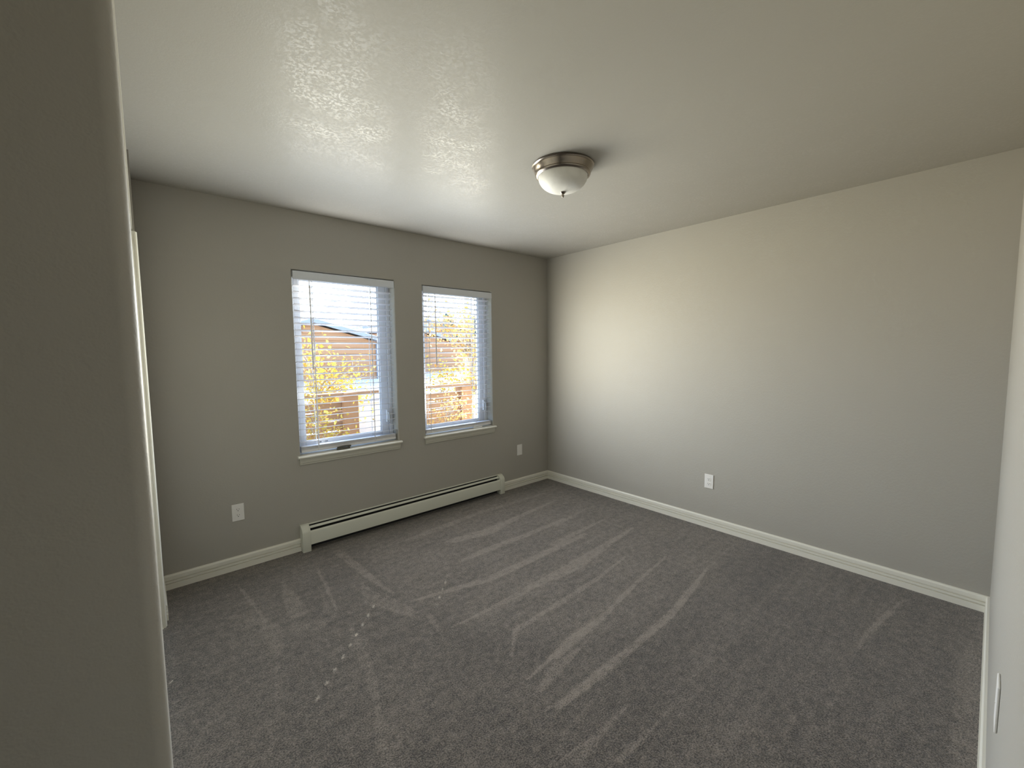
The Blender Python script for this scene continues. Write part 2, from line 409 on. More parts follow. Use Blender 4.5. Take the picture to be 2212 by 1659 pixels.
# floor with pile direction (vacuum tracks) and painted far-part light stored per vertex
NAP = [(-0.397,-0.34,0.032,-1.239,-0.307,0.063,0.5),(-1.239,-0.307,0.063,-1.719,-0.365,0.07,0.5),(-1.719,-0.365,0.07,-1.944,-0.373,0.03,0.5),(-0.458,-0.553,0.025,-0.989,-0.614,0.059,0.8),(-0.989,-0.614,0.059,-1.382,-0.672,0.117,0.8),(-1.382,-0.672,0.117,-1.705,-0.62,0.075,0.8),(-0.737,-0.919,0.043,-1.205,-0.927,0.059,0.8),(-1.205,-0.927,0.059,-1.567,-0.911,0.074,0.8),(-1.567,-0.911,0.074,-1.799,-0.925,0.034,0.8),(-0.852,-1.229,0.047,-1.8,-1.237,0.069,0.8),(-1.8,-1.237,0.069,-2.298,-1.122,0.019,0.8),(-0.952,-1.47,0.068,-1.514,-1.479,0.068,0.8),(-1.514,-1.479,0.068,-1.891,-1.489,0.039,0.8),(-1.891,-1.489,0.039,-2.24,-1.475,0.011,0.8),(-1.234,-1.681,0.015,-2.016,-1.721,0.035,0.8),(-2.016,-1.721,0.035,-2.15,-1.842,0.004,0.8),(-1.6,-1.956,0.029,-1.827,-1.955,0.048,1),(-1.827,-1.955,0.048,-2.188,-1.998,0.007,1),(-1.804,-2.017,0.005,-2.046,-2.043,0.059,0.55),(-2.046,-2.043,0.059,-2.22,-2.084,0.025,0.55),(-1.936,-2.208,0.02,-2.249,-2.162,0.004,0.8),(-2.162,-2.377,0.024,-2.292,-2.352,0.016,0.5),(-2.292,-2.352,0.016,-2.383,-2.344,0.003,0.5),(-0.433,-0.895,0.02,-0.89,-0.953,0.043,0.6),(-0.477,-1.15,0.019,-0.898,-1.165,0.052,0.7),(-0.898,-1.165,0.052,-1.143,-1.189,0.074,0.7),(-0.466,-1.414,0.015,-0.903,-1.455,0.065,0.8),(-0.903,-1.455,0.065,-1.256,-1.49,0.111,0.8),(-1.256,-1.49,0.111,-1.48,-1.503,0.058,0.8),(-0.924,-1.651,0.016,-1.339,-1.698,0.033,0.8),(-1.339,-1.698,0.033,-1.711,-1.718,0.033,0.8),(-0.717,-1.839,0.015,-1.102,-1.879,0.026,0.8),(-1.102,-1.879,0.026,-1.592,-1.952,0.036,0.8),(-1.592,-1.952,0.036,-2.002,-1.99,0.034,0.8),(-0.662,-2.102,0.009,-0.948,-2.147,0.038,1),(-0.948,-2.147,0.038,-1.303,-2.188,0.046,1),(-1.303,-2.188,0.046,-1.644,-2.194,0.038,1),(-1.644,-2.194,0.038,-1.971,-2.19,0.051,1),(-1.971,-2.19,0.051,-2.19,-2.189,0.028,1),(-0.243,-2.076,0.01,-0.581,-2.101,0.019,0.3),(-0.267,-2.496,0.011,-0.638,-2.487,0.02,0.45),(-0.188,-3.008,0.011,-0.469,-2.962,0.032,0.75),(-0.469,-2.962,0.032,-0.709,-2.929,0.025,0.75),(-0.709,-2.929,0.025,-0.875,-2.923,0.007,0.75),(-0.287,-2.681,0.01,-0.692,-2.661,0.022,0.25),(-0.692,-2.661,0.022,-0.954,-2.643,0.008,0.25),(-1.135,-2.938,0.006,-1.268,-2.926,0.026,0.35),(-1.268,-2.926,0.026,-1.378,-2.913,0.008,0.35),(-1.843,-2.498,0.005,-2.031,-2.496,0.019,0.55),(-2.031,-2.496,0.019,-2.206,-2.484,0.021,0.55),(-1.999,-2.372,0.007,-2.149,-2.379,0.027,0.5),(-2.149,-2.379,0.027,-2.323,-2.39,0.031,0.5),(-1.998,-2.245,0.008,-2.165,-2.278,0.025,0.4),(-2.165,-2.278,0.025,-2.276,-2.278,0.018,0.4),(-1.177,-2.509,0.014,-1.509,-2.467,0.053,0.22),(-1.509,-2.467,0.053,-1.773,-2.461,0.025,0.22),(-1.517,-2.718,0.009,-1.759,-2.702,0.057,0.22),(-1.759,-2.702,0.057,-1.918,-2.698,0.027,0.22),(-0.753,-2.292,0.011,-1.131,-2.318,0.019,-0.4),(-1.131,-2.318,0.019,-1.43,-2.324,0.009,-0.4),(-0.905,-2.687,0.008,-1.139,-2.687,0.016,-0.4),(-1.139,-2.687,0.016,-1.349,-2.681,0.01,-0.4),(-0.71,-2.817,0.007,-0.855,-2.819,0.014,-0.4),(-0.855,-2.819,0.014,-0.97,-2.818,0.007,-0.4),(-1.884,-2.502,0.005,-1.997,-2.503,0.014,-0.5),(-1.997,-2.503,0.014,-2.047,-2.506,0.006,-0.5),(-1.776,-2.571,0.005,-1.688,-2.566,0.012,-0.35),(-3.027,-0.227,0.005,-3.003,-0.431,0.021,0.75),(-3.003,-0.431,0.021,-2.975,-0.744,0.013,0.75),(-2.975,-0.744,0.063,-2.964,-0.935,0.098,0.35),(-2.964,-0.935,0.098,-2.981,-1.099,0.037,0.35),(-3.013,-0.734,0.056,-3.071,-0.609,0.043,0.3),(-3.071,-0.609,0.043,-3.143,-0.569,0.018,0.3),(-2.806,-0.378,0.005,-2.816,-0.599,0.076,0.5),(-2.816,-0.599,0.076,-2.818,-0.787,0.113,0.5),(-2.589,-0.348,0.008,-2.619,-0.658,0.026,0.75),(-2.619,-0.658,0.026,-2.649,-0.913,0.014,0.75),(-2.651,-0.598,0.01,-2.671,-0.786,0.029,0.3),(-2.671,-0.786,0.029,-2.695,-0.897,0.046,0.3),(-2.401,-0.198,0.068,-2.369,-0.689,0.054,0.6),(-2.369,-0.689,0.054,-2.342,-0.968,0.016,0.6),(-2.438,-0.727,0.012,-2.453,-0.954,0.107,0.45),(-2.453,-0.954,0.107,-2.35,-1.245,0.047,0.45),(-2.38,-0.964,0.013,-2.324,-1.244,0.028,0.5),(-2.853,-0.924,0.097,-2.764,-0.981,0.088,0.4),(-2.764,-0.981,0.088,-2.681,-0.96,0.034,0.4),(-2.651,-1.128,0.022,-2.671,-1.319,0.045,0.4),(-2.671,-1.319,0.045,-2.708,-1.533,0.049,0.4),(-2.708,-1.533,0.049,-2.762,-1.744,0.017,0.4),(-2.762,-1.744,0.031,-2.796,-1.859,0.062,0.35),(-2.796,-1.859,0.062,-2.809,-1.974,0.087,0.35),(-2.739,-1.863,0.023,-2.749,-1.9,0.022,0.4),(-2.286,-1.315,0.036,-2.315,-1.452,0.024,0.4),(-2.998,-1.138,0.026,-3.046,-1.382,0.017,0.25),(-3.173,-0.963,0.066,-3.252,-1.03,0.025,0.2),(-0.163,-3.308,0.015,-0.599,-3.282,0.069,0.3),(-0.599,-3.282,0.069,-0.915,-3.285,0.089,0.3),(-0.915,-3.285,0.089,-1.331,-3.294,0.097,0.3)]
nx, ny = 430, 430
X0, X1, Y0, Y1 = -4.5, .0, -3.332, 0.0
import numpy as np
gx, gy = np.meshgrid(np.linspace(X0, X1, nx), np.linspace(Y0, Y1, ny))
val = np.zeros_like(gx)
# far fan of vacuum strokes, lightened in colour in place of stronger window light
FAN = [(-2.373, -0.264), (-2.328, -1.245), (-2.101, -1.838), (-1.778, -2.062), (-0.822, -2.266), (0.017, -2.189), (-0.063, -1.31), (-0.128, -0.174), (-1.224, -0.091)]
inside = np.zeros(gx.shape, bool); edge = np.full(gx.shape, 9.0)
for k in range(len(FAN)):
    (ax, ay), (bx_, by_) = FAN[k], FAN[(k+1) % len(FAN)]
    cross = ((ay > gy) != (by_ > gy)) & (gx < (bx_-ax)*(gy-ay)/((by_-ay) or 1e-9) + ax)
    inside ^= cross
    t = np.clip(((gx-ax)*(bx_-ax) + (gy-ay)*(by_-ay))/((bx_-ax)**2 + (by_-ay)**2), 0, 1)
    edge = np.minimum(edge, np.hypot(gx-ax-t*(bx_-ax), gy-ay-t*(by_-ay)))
fan_nap_light = .30*np.clip(np.where(inside, edge, 0)/.16, 0, 1)
for x0, y0, w0, x1, y1, w1, amp in NAP:
    dx, dy = x1-x0, y1-y0; L2 = dx*dx + dy*dy
    t = np.clip(((gx-x0)*dx + (gy-y0)*dy)/L2, 0, 1)
    dist = np.hypot(gx-(x0+t*dx), gy-(y0+t*dy)); w = np.maximum((w0 + (w1-w0)*t)*.5, .007)
    k = np.clip((w*1.15 - dist)/(w*.45), 0, 1); k = k*k*(3-2*k)
    if amp > 0: val = np.maximum(val, amp*k) if True else val
    else: val = np.where(k > 0, val + amp*k, val)
val = val + fan_nap_light
verts = np.stack([gx, gy, np.zeros_like(gx)], -1).reshape(-1, 3)
faces = [(j*nx+i, j*nx+i+1, (j+1)*nx+i+1, (j+1)*nx+i) for j in range(ny-1) for i in range(nx-1)]
me = bpy.data.meshes.new('floor'); me.from_pydata(verts.tolist(), [], faces)
a = me.attributes.new('nap_and_light', 'FLOAT', 'POINT'); a.data.foreach_set('value', val.reshape(-1).astype(np.float32))
me.materials.append(M_carpet)
fl = link('floor', me); fl['kind'] = 'structure'

# baseboards: three-groove profile (depth, height)
BB = [(0,0),(.016,0),(.016,.034),(.0045,.0355),(.0045,.0395),(.0145,.041),(.0145,.052),(.0035,.0535),(.0035,.0585),(.0135,.0605),(.0135,.082),(.008,.090),(0,.091)]
HX0, HX1 = -2.598, -.690                 # heater ends
mb = MB().extrude(BB, -3.382, HX0, lambda t,u,w: (t, -u, w))
mb.extrude(BB, HX1, -.0005, lambda t,u,w: (t, -u, w))
struct('baseboard_far', mb, M_trim, smooth=25)
struct('baseboard_right', MB().extrude(BB, NEAR, 0, lambda t,u,w: (-u, t, w)), M_trim, smooth=25)
struct('baseboard_near', MB().extrude(BB, -4.5, 0, lambda t,u,w: (t, NEAR+u, w)), M_trim, smooth=25)
mb = MB().extrude(BB, -.392, 0, lambda t,u,w: (-3.382+u, t, w))
struct('baseboard_left', mb, M_trim, smooth=25)

# ------------------------------------------------------------------ windows
def make_window(k, op, gx0, gx1, gz0, gz1):
    x0, x1, z0, z1 = op
    fy0, fy1 = .098, .158
    mb = MB()
    e = .030
    mb.box(x0, x0+e, fy0, fy1, z0, z1).box(x1-e, x1, fy0, fy1, z0, z1).box(x0+e, x1-e, fy0, fy1, z1-e, z1).box(x0+e, x1-e, fy0, fy1, z0, z0+e)
    w = struct('window_%d' % k, mb, M_vinyl, bevel=.003)
    s = MB(); sy0, sy1 = .106, .148
    s.box(x0+e+.002, gx0, sy0, sy1, z0+e+.002, z1-e-.002).box(gx1, x1-e-.002, sy0, sy1, z0+e+.002, z1-e-.002)
    s.box(gx0, gx1, sy0, sy1, gz1, z1-e-.002).box(gx0, gx1, sy0, sy1, z0+e+.002, gz0)
    sash = obj('sash', s, M_vinyl, w, bevel=.004)
    g = MB(); b_ = .010      # glazing bead
    g.box(gx0, gx0+b_, .112, .122, gz0, gz1).box(gx1-b_, gx1, .112, .122, gz0, gz1).box(gx0+b_, gx1-b_, .112, .122, gz1-b_, gz1).box(gx0+b_, gx1-b_, .112, .122, gz0, gz0+b_)
    obj('glazing_bead', g, M_vinyl, sash, bevel=.002)
    obj('pane', MB().box(gx0, gx1, .124, .128, gz0, gz1), M_glass, sash)
    # stool with horns, and apron below
    st = MB()
    pr = [(0, z0-.0), (.0, z0+.012), (-.002, z0+.016)]
    nose = [(-.030, z0-.001), (-.033, z0+.004), (-.033, z0+.009), (-.029, z0+.014), (-.022, z0+.016)]
    pf = [(.098, z0+.016), (.098, z0-.001)] + nose
    st.extrude(pf, x0+.0005, x1-.0005, lambda t,u,w_: (t, u, w_))
    nf_ = [(-.0003, z0+.016), (-.0003, z0-.001)] + nose
    st.extrude(nf_, x0-.022, x0+.0005, lambda t,u,w_: (t, u, w_)).extrude(nf_, x1-.0005, x1+.022, lambda t,u,w_: (t, u, w_))
    obj('window_sill', st, M_trim, w, smooth=30)
    ap = [(-.0003, z0-.001), (-.014, z0-.001), (-.014, z0-.038), (-.010, z0-.042), (-.010, z0-.050), (-.004, z0-.057), (-.0003, z0-.057)]
    obj('apron', MB().extrude(ap, x0-.010, x1+.010, lambda t,u,w_: (t, u, w_)), M_sill, w, smooth=30)
    return w, sash
w1, sash1 = make_window(1, WIN[0], -2.503, -1.897, .775, 1.985)
w2, sash2 = make_window(2, WIN[1], -1.475, -.868, .765, 1.975)
# lock lever on the right stile and folding crank on the bottom rail of each casement
def lever(w, x, z):
    mb = MB().box(x-.011, x+.011, .086, .1055, z-.052, z+.052)
    o = obj('lock_base', mb, M_vinyl, w, bevel=.004)
    mb = MB().tube([(x+.002, .090, z+.03), (x+.004, .072, z+.022), (x+.004, .066, z-.01), (x+.003, .066, z-.058)], [.007, .007, .006, .005], 10)
    obj('lock_lever', mb, M_handle, o, smooth='all')
lever(w1, -1.848, .905); lever(w2, -.822, .905)
def crank(w, x, z, mat):
    mb = MB().box(x-.050, x+.052, -.010, .012, z+.0005, z+.016)
    o = obj('crank_cover', mb, mat, w, bevel=.006)
    mb = MB().tube([(x-.045, .000, z+.018), (x-.02, -.002, z+.023), (x+.03, -.002, z+.024), (x+.058, .000, z+.019)], [.006, .006, .005, .007], 8)
    obj('crank_arm', mb, mat, o, smooth='all')
crank(w1, -2.262, .7005, M_crank); crank(w2, -.975, .7005, M_vinyl)
# small printed sticker on the bottom rail of the left sash
obj('sticker', MB().box(-2.435, -2.330, .1048, .1058, .755, .770), M_vinyl, sash1)
mb = MB()
for i, (a_, b_) in enumerate([(0,.004),(.008,.013),(.015,.019),(.021,.025),(.043,.045),(.050,.053),(.056,.061),(.063,.067),(.069,.073)]):
    mb.box(-2.415+a_, -2.415+b_, .1045, .1051, .758, .767)
obj('printed_marks', mb, M_black, w1)

# ------------------------------------------------------------------ blinds
TILT = math.radians(-10.5)
def slat_mesh(x0, x1, holes):
    xs = [x0]
    for h in holes: xs += [h-.0045, h+.0045]
    xs.append(x1)
    ds = [-.025, -.017, -.0075, .0075, .017, .025]
    th = .0028
    def zc(d): return .0022*(1-(d/.025)**2)
    v = []; f = []
    nx_, nd = len(xs), len(ds)
    for top in (0, 1):
        for x in xs:
            for d in ds: v.append((x, d, zc(d) + (th/2 if top else -th/2)))
    I = lambda t,i,j: t*nx_*nd + i*nd + j
    for i in range(nx_-1):
        for j in range(nd-1):
            hole = (i % 2 == 1) and j == 2
            if hole:
                f += [(I(0,i,j),I(0,i+1,j),I(1,i+1,j),I(1,i,j)), (I(0,i,j+1),I(0,i+1,j+1),I(1,i+1,j+1),I(1,i,j+1)),
                      (I(0,i,j),I(0,i,j+1),I(1,i,j+1),I(1,i,j)), (I(0,i+1,j),I(0,i+1,j+1),I(1,i+1,j+1),I(1,i+1,j))]
            else:
                f += [(I(0,i,j),I(0,i,j+1),I(0,i+1,j+1),I(0,i+1,j)), (I(1,i,j),I(1,i+1,j),I(1,i+1,j+1),I(1,i,j+1))]
    for i in range(nx_-1):
        for j in (0, nd-1): f.append((I(0,i,j),I(0,i+1,j),I(1,i+1,j),I(1,i,j)))
    for j in range(nd-1):
        for i in (0, nx_-1): f.append((I(0,i,j),I(0,i,j+1),I(1,i,j+1),I(1,i,j)))
    mb = MB(); mb.add(v, f)
    return mesh('slat', mb, M_slat, smooth=25)

def make_blind(label, op, holes, ztop, pitch, n, nstack, zrail, wand_x, cords):
    x0, x1, z0, z1 = op
    cy = .040
    root = thing('window_blind', label, 'blind', ((x0+x1)/2, cy, z1-.002), 'slatted blinds in the two windows')
    base = Matrix.Translation(-root.location)
    def part(name, mb, mat, parent=root, **k):
        o = obj(name, mb, mat, None, **k); o.parent = parent
        o.matrix_parent_inverse = Matrix.Identity(4)
        o.location = Vector((0,0,0)) - (root.location if parent is root else Vector((0,0,0)))
        return o
    hr = part('head_rail', MB().box(x0+.006, x1-.006, .016, .066, z1-.050, z1-.004), M_slat, bevel=.002)
    vp = [(.004, z1-.006), (-.004, z1-.009), (-.006, z1-.016), (-.006, z1-.060), (-.003, z1-.066), (.004, z1-.066)]
    part('valance', MB().extrude(vp, x0+.006, x1-.004, lambda t,u,w_: (t, u, w_)), M_valance, smooth=25)
    sm = slat_mesh(x0+.012, x1-.018, holes)
    cx_ = root.location
    for k in range(n):
        o = bpy.data.objects.new('slat', sm); C.objects.link(o); o.parent = root
        o.location = Vector((0, cy, ztop - k*pitch)) - cx_
        o.rotation_euler = (TILT + math.radians(random.uniform(-.5, .5)), math.radians(random.uniform(-.05, .05)), 0)
    for k in range(nstack):
        o = bpy.data.objects.new('stacked_slat', sm); C.objects.link(o); o.parent = root
        o.location = Vector((random.uniform(-.001,.001), cy + random.uniform(-.002,.002), zrail + .0125 + .0054*k)) - cx_
    rp = [(-.025, zrail-.010), (.025, zrail-.010), (.025, zrail+.006), (.020, zrail+.010), (-.020, zrail+.010), (-.025, zrail+.006)]
    part('bottom_rail', MB().extrude(rp, x0+.012, x1-.018, lambda t,u,w_: (t, cy+u, w_)), M_slat, smooth=25)
    for h in cords:
        mb = MB()
        mb.tube([(h-.0075, cy-.0262, z1-.05), (h-.0075, cy-.0262, zrail-.010)], .0022, 6)
        mb.tube([(h-.0075, cy+.0262, z1-.05), (h-.0075, cy+.0262, zrail-.010)], .0022, 6)
        c = part('ladder_cord', mb, M_cord)
        mb = MB()
        for k in range(n):
            z = ztop - k*pitch - .004
            dz = .025*math.sin(TILT)
            mb.tube([(h-.0075, cy-.0262, z-dz), (h-.0075, cy+.0262, z+dz)], .0008, 4)
        part('ladder_rung', mb, M_cord)['kind'] = 'stuff'
        part('lift_cord', MB().tube([(h+.0035, cy-.008, z1-.05), (h+.0035, cy-.008, zrail)], .0019, 6), M_cord)
    wz0 = 1.325
    wd = part('tilt_wand', MB().tube([(wand_x, .006, z1-.100), (wand_x+.001, .0055, wz0)], [.0052, .0052], 6), M_cord)
    part('wand_hook', MB().tube([(wand_x, .020, z1-.055), (wand_x, .008, z1-.062), (wand_x, .006, z1-.078), (wand_x, .006, z1-.102)], [.003, .003, .0022, .003], 8), M_cord, smooth='all')
    return root
make_blind('white slatted blind in the left window, its slats stacked down on the sill', WIN[0], (-2.430, -1.992), 1.928, .0455, 26, 4, .727, -2.452, (-2.430, -1.992))
make_blind('white slatted blind in the right window, a gap left above its bottom rail', WIN[1], (-1.468, -.972), 1.935, .0455, 25, 3, .727, -1.412, (-1.468, -.972))

# ------------------------------------------------------------------ baseboard heater
def heater():
    r = thing('baseboard_heater', 'long off-white baseboard heater on the carpet below the two windows', 'heater', ((HX0+HX1)/2, 0, 0))
    def part(name, mb, mat, parent=r, **k):
        o = obj(name, mb, mat, None, **k); o.parent = parent
        o.location = -r.location if parent is r else Vector((0,0,0)); return o
    xa, xb = HX0+.052, HX1-.052
    bp_ = [(0,.025),(.002,.025),(.002,.180),(.007,.1835),(.009,.181),(.009,.186),(.002,.189),(0,.189)]
    part('back_panel', MB().extrude(bp_, xa-.02, xb+.02, lambda t,u,w_: (t, -.001-u, w_)), M_heater, smooth=20)
    dp = [(.0245,.1735),(.026,.176),(.040,.1645),(.039,.1615),(.037,.1635)]
    part('damper', MB().extrude(dp, xa-.01, xb+.01, lambda t,u,w_: (t, -u, w_)), M_heater, smooth=20)
    fp = [(.058,.048),(.060,.046),(.0625,.048),(.0625,.136),(.060,.145),(.056,.151),(.054,.149),(.058,.143),(.0605,.135)]
    part('front_panel', MB().extrude(fp, xa-.01, xb+.01, lambda t,u,w_: (t, -u, w_)), M_heater, smooth=20)
    part('shade_sheet', MB().box(xa-.01, xb+.01, -.0050, -.0035, .004, .1795), M_dark)  # near-black sheet put in so the slots look shaded
    part('pipe', MB().tube([(xa-.03, -.030, .085), (xb+.03, -.030, .085)], .011, 12), M_fin, smooth='all')
    mb = MB()
    nfin = 150
    for i in range(nfin):
        x = xa + .03 + (xb-xa-.06)*i/(nfin-1); mb.box(x, x+.0006, -.055, -.008, .058, .118)
    part('heating_fin', mb, M_fin)['kind'] = 'stuff'
    cap = [(.0,.0),(.066,.0),(.066,.143),(.063,.155),(.055,.168),(.030,.188),(.020,.192),(0,.192)]
    for a_, b_ in ((HX0, HX0+.056), (HX1-.056, HX1)):
        mb = MB().extrude(cap, a_, b_, lambda t,u,w_: (t, -.0005-u, w_))
        part('end_cap', mb, M_heater, bevel=.002, smooth=25)
heater()

# ------------------------------------------------------------------ ceiling light
LC = (-1.618, -1.690, H)
r = thing('ceiling_light', 'flush ceiling light with brushed nickel ring and frosted glass bowl', 'ceiling light', LC)
def cpart(name, prof, mat, seg=72):
    o = obj(name, MB().lathe(prof, (0,0,0), seg), mat, None, smooth=35); o.parent = r; return o
cpart('ring', [(.02,-.0005),(.160,-.0005),(.166,-.003),(.167,-.007),(.163,-.010),(.161,-.013),(.163,-.016),(.160,-.022),(.154,-.032),(.148,-.040),(.147,-.044),(.149,-.047),(.147,-.052),(.141,-.056),(.136,-.058),(.133,-.054),(.13,-.04)], M_nickel)
sh = [(.134,-.046),(.1335,-.052)] + [(.1335*math.cos(t)**.85 if t < 1.5 else 0.004, -.054 - .083*math.sin(t)) for t in [math.pi/2*k/16 for k in range(1, 17)]]
cpart('glass_bowl', sh, M_shade)
cpart('finial', [(.0005,-.134),(.014,-.1345),(.0155,-.138),(.012,-.143),(.007,-.146),(.006,-.151),(.0075,-.155),(.006,-.160),(.004,-.164),(.0005,-.166)], M_nickel, 24)

# ------------------------------------------------------------------ outlets
def outlet(label, loc, rz, group='white duplex outlets on the walls', blank=False):
    """plate faces -y before rotation"""
    r = thing('wall_outlet' if not blank else 'wall_plate', label, 'outlet' if not blank else 'wall plate', loc)
    r.rotation_euler = (0, 0, rz)
    def part(name, mb, mat, parent=r, **k):
        o = obj(name, mb, mat, None, **k); o.parent = parent; return o
    p = part('plate', MB().box(-.035, .035, -.0055, -.0003, -.057, .057), M_plate, bevel=.0022)
    part('screw', MB().lathe([(.0001,0),(.003,0),(.003,.001),(.0001,.0012)], (0,0,0), 12), M_plate).rotation_euler = (math.pi/2, 0, 0)
    r.children[-1].location = (0, -.0054, 0)
    if blank: return r
    for s in (-1, 1):
        zc = s*.0195
        pf = [(.0172*math.cos(t), max(-.0135, min(.0135, .0172*math.sin(t)))) for t in [2*math.pi*k/32 for k in range(32)]]
        f = part('receptacle', MB().extrude(pf, -.0072, -.005, lambda t,u,w_: (u, t, zc+w_)), M_plate)
        part('slot', MB().box(-.0075, -.0055, -.0076, -.0065, zc-.001, zc+.007).box(.0052, .0072, -.0076, -.0065, zc, zc+.0065)
             .box(-.0025, .0025, -.0076, -.0065, zc-.0095, zc-.005), M_slot, f)
    return r
outlet('white duplex outlet on the window wall left of the heater', (-2.970, 0, .387), 0)
outlet('small white wall plate beside the room corner, right of the second window', (-.428, 0, .396), 0, blank=True)
outlet('white duplex outlet low on the bright right wall', (0, -1.813, .380), -math.pi/2)
outlet('white wall plate seen edge-on at the lower right edge of the photo', (-1.90, NEAR, .60), math.pi, blank=True)

# ------------------------------------------------------------------ garden outside
gz = lambda y: .02 + .07*y
mb = MB()
N = 14
for i in range(N):
    ya, yb = .17 + (45-.17)*(i/N)**1.8, .17 + (45-.17)*((i+1)/N)**1.8
    mb.add([(-20,ya,gz(ya)),(40,ya,gz(ya)),(40,yb,gz(yb)),(-20,yb,gz(yb))], [(0,1,2,3)])
struct('ground', mb, M_gravel, weld=True)

# cedar fence close to the windows: two boarded runs between square posts
def fence(label, posts, boards, rail):
    r = thing('fence', label, 'fence', (posts[0][0], 1.1, gz(1.1)), 'cedar fence runs outside the windows')
    def part(name, mb, mat, **k):
        o = obj(name, mb, mat, None, **k); o.parent = r; o.location = -r.location; return o
    for x0, x1, zt in posts:
        part('post', MB().box(x0, x1, 1.03, 1.03+(x1-x0), gz(1.1)-.1, zt), M_post, bevel=.006)
    for x0, x1 in boards:
        z = gz(1.1) + .06; i = 0
        while z < 1.0 - .085:
            part('board', MB().box(x0, x1, 1.085 + .004*(i % 2), 1.112 + .004*(i % 2), z, z+.088), M_fence, bevel=.003)
            z += .100; i += 1
    for x0, x1, z0, z1 in rail:
        part('top_rail', MB().box(x0, x1, 1.04, 1.15, z0, z1), M_fence, bevel=.004)
fence('cedar fence behind the left window, square post under a flat rail', [(-3.20, -3.06, 1.03), (-1.885, -1.735, 1.035)], [(-3.06, -1.885)], [(-3.22, -1.42, 1.003, 1.038)])
fence('cedar fence behind the right window, horizontal boards up to a square post', [(-1.42, -1.28, 1.03), (-.450, -.300, 1.01)], [(-1.28, -.450)], [(-1.40, -.30, 1.010, 1.045)])
r = obj('garden_wall', MB().box(-1.39, -.64, 2.80, 3.08, .12, .690).box(-1.41, -.62, 2.78, 3.10, .690, .725).box(-1.39, -.64, 2.82, 3.08, .725, .83), M_stucco, bevel=.008)
r['label'] = 'pale stucco garden wall seen through the gap beside the fence post'; r['category'] = 'wall'

def shed(label, name, y, x0, x1, xr, zr, slope, zb, depth, cat, wall, roofm, ov=.18, boards=True):
    r = thing(name, label, cat, ((x0+x1)/2, y, zb))
    def part(nm, mb, mat, parent=r, **k):
        o = obj(nm, mb, mat, None, **k); o.parent = parent
        o.location = -r.location if parent is r else Vector((0,0,0)); return o
    zt = lambda x: zr - slope*abs(x-xr)
    prof = [(x0, zb-.6), (x1, zb-.6), (x1, zt(x1)-.10), (xr, zr-.10), (x0, zt(x0)-.10)]
    part('wall', MB().extrude(prof, y+.02, y+depth, lambda t,u,w_: (u, t, w_)), wall)
    if boards:
        z = zb - .5
        while z < zr - .2:
            zt_ = min(z+.18, zr-.12)
            ha = min(x1, xr + (zr-.12-zt_)/slope); hb = max(x0, xr - (zr-.12-zt_)/slope)
            if ha - hb > .2: part('siding_board', MB().box(hb, ha, y, y+.024, z, zt_-.008), wall)
            z += .19
    for s, xe in ((-1, x0-ov), (1, x1+ov)):
        p = [(xr, zr), (xe, zt(xe)), (xe, zt(xe)-.05), (xr, zr-.05)]
        part('roof_slope', MB().extrude(p, y-.25, y+depth+.25, lambda t,u,w_: (u, t, w_+.04)), roofm)
        p = [(xr, zr-.015), (xe, zt(xe)-.015), (xe, zt(xe)-.125), (xr, zr-.125)]
        part('fascia', MB().extrude(p, y-.275, y-.252, lambda t,u,w_: (u, t, w_+.04)), M_fascia)
    return r, part
r, part = shed('low brown timber shed with a gable roof behind the left window', 'shed', 9.0, -2.0, 2.05, .10, 2.33, .265, .95, 3.2, 'shed', M_siding, M_roof)
part('downspout', MB().tube([(1.93, 8.97, 1.72), (1.93, 8.97, .5)], .045, 10), M_fascia, smooth='all')
part('gutter', MB().box(2.19, 2.30, 8.7, 12.4, 1.72, 1.80), M_roof)
r, part = shed('brown timber garage with a gable roof behind the right window', 'garage', 10.0, 2.9, 6.1, 3.5, 2.36, .285, 1.0, 4.0, 'garage', M_siding, M_roof)
r, part = shed('distant beige house with a blue-grey roof behind the garage', 'house', 17.0, 5.0, 13.0, 8.0, 3.15, .16, 1.2, 6.0, 'house', M_beigewall, M_blueroof, .4, boards=False)
for x in (6.4, 8.0, 9.6, 11.2):
    f = part('window', MB().box(x-.45, x+.45, 16.99, 17.04, 1.7, 2.3), M_roof)
    part('pane', MB().box(x-.38, x+.38, 16.975, 16.988, 1.76, 2.24), M_pane, f)

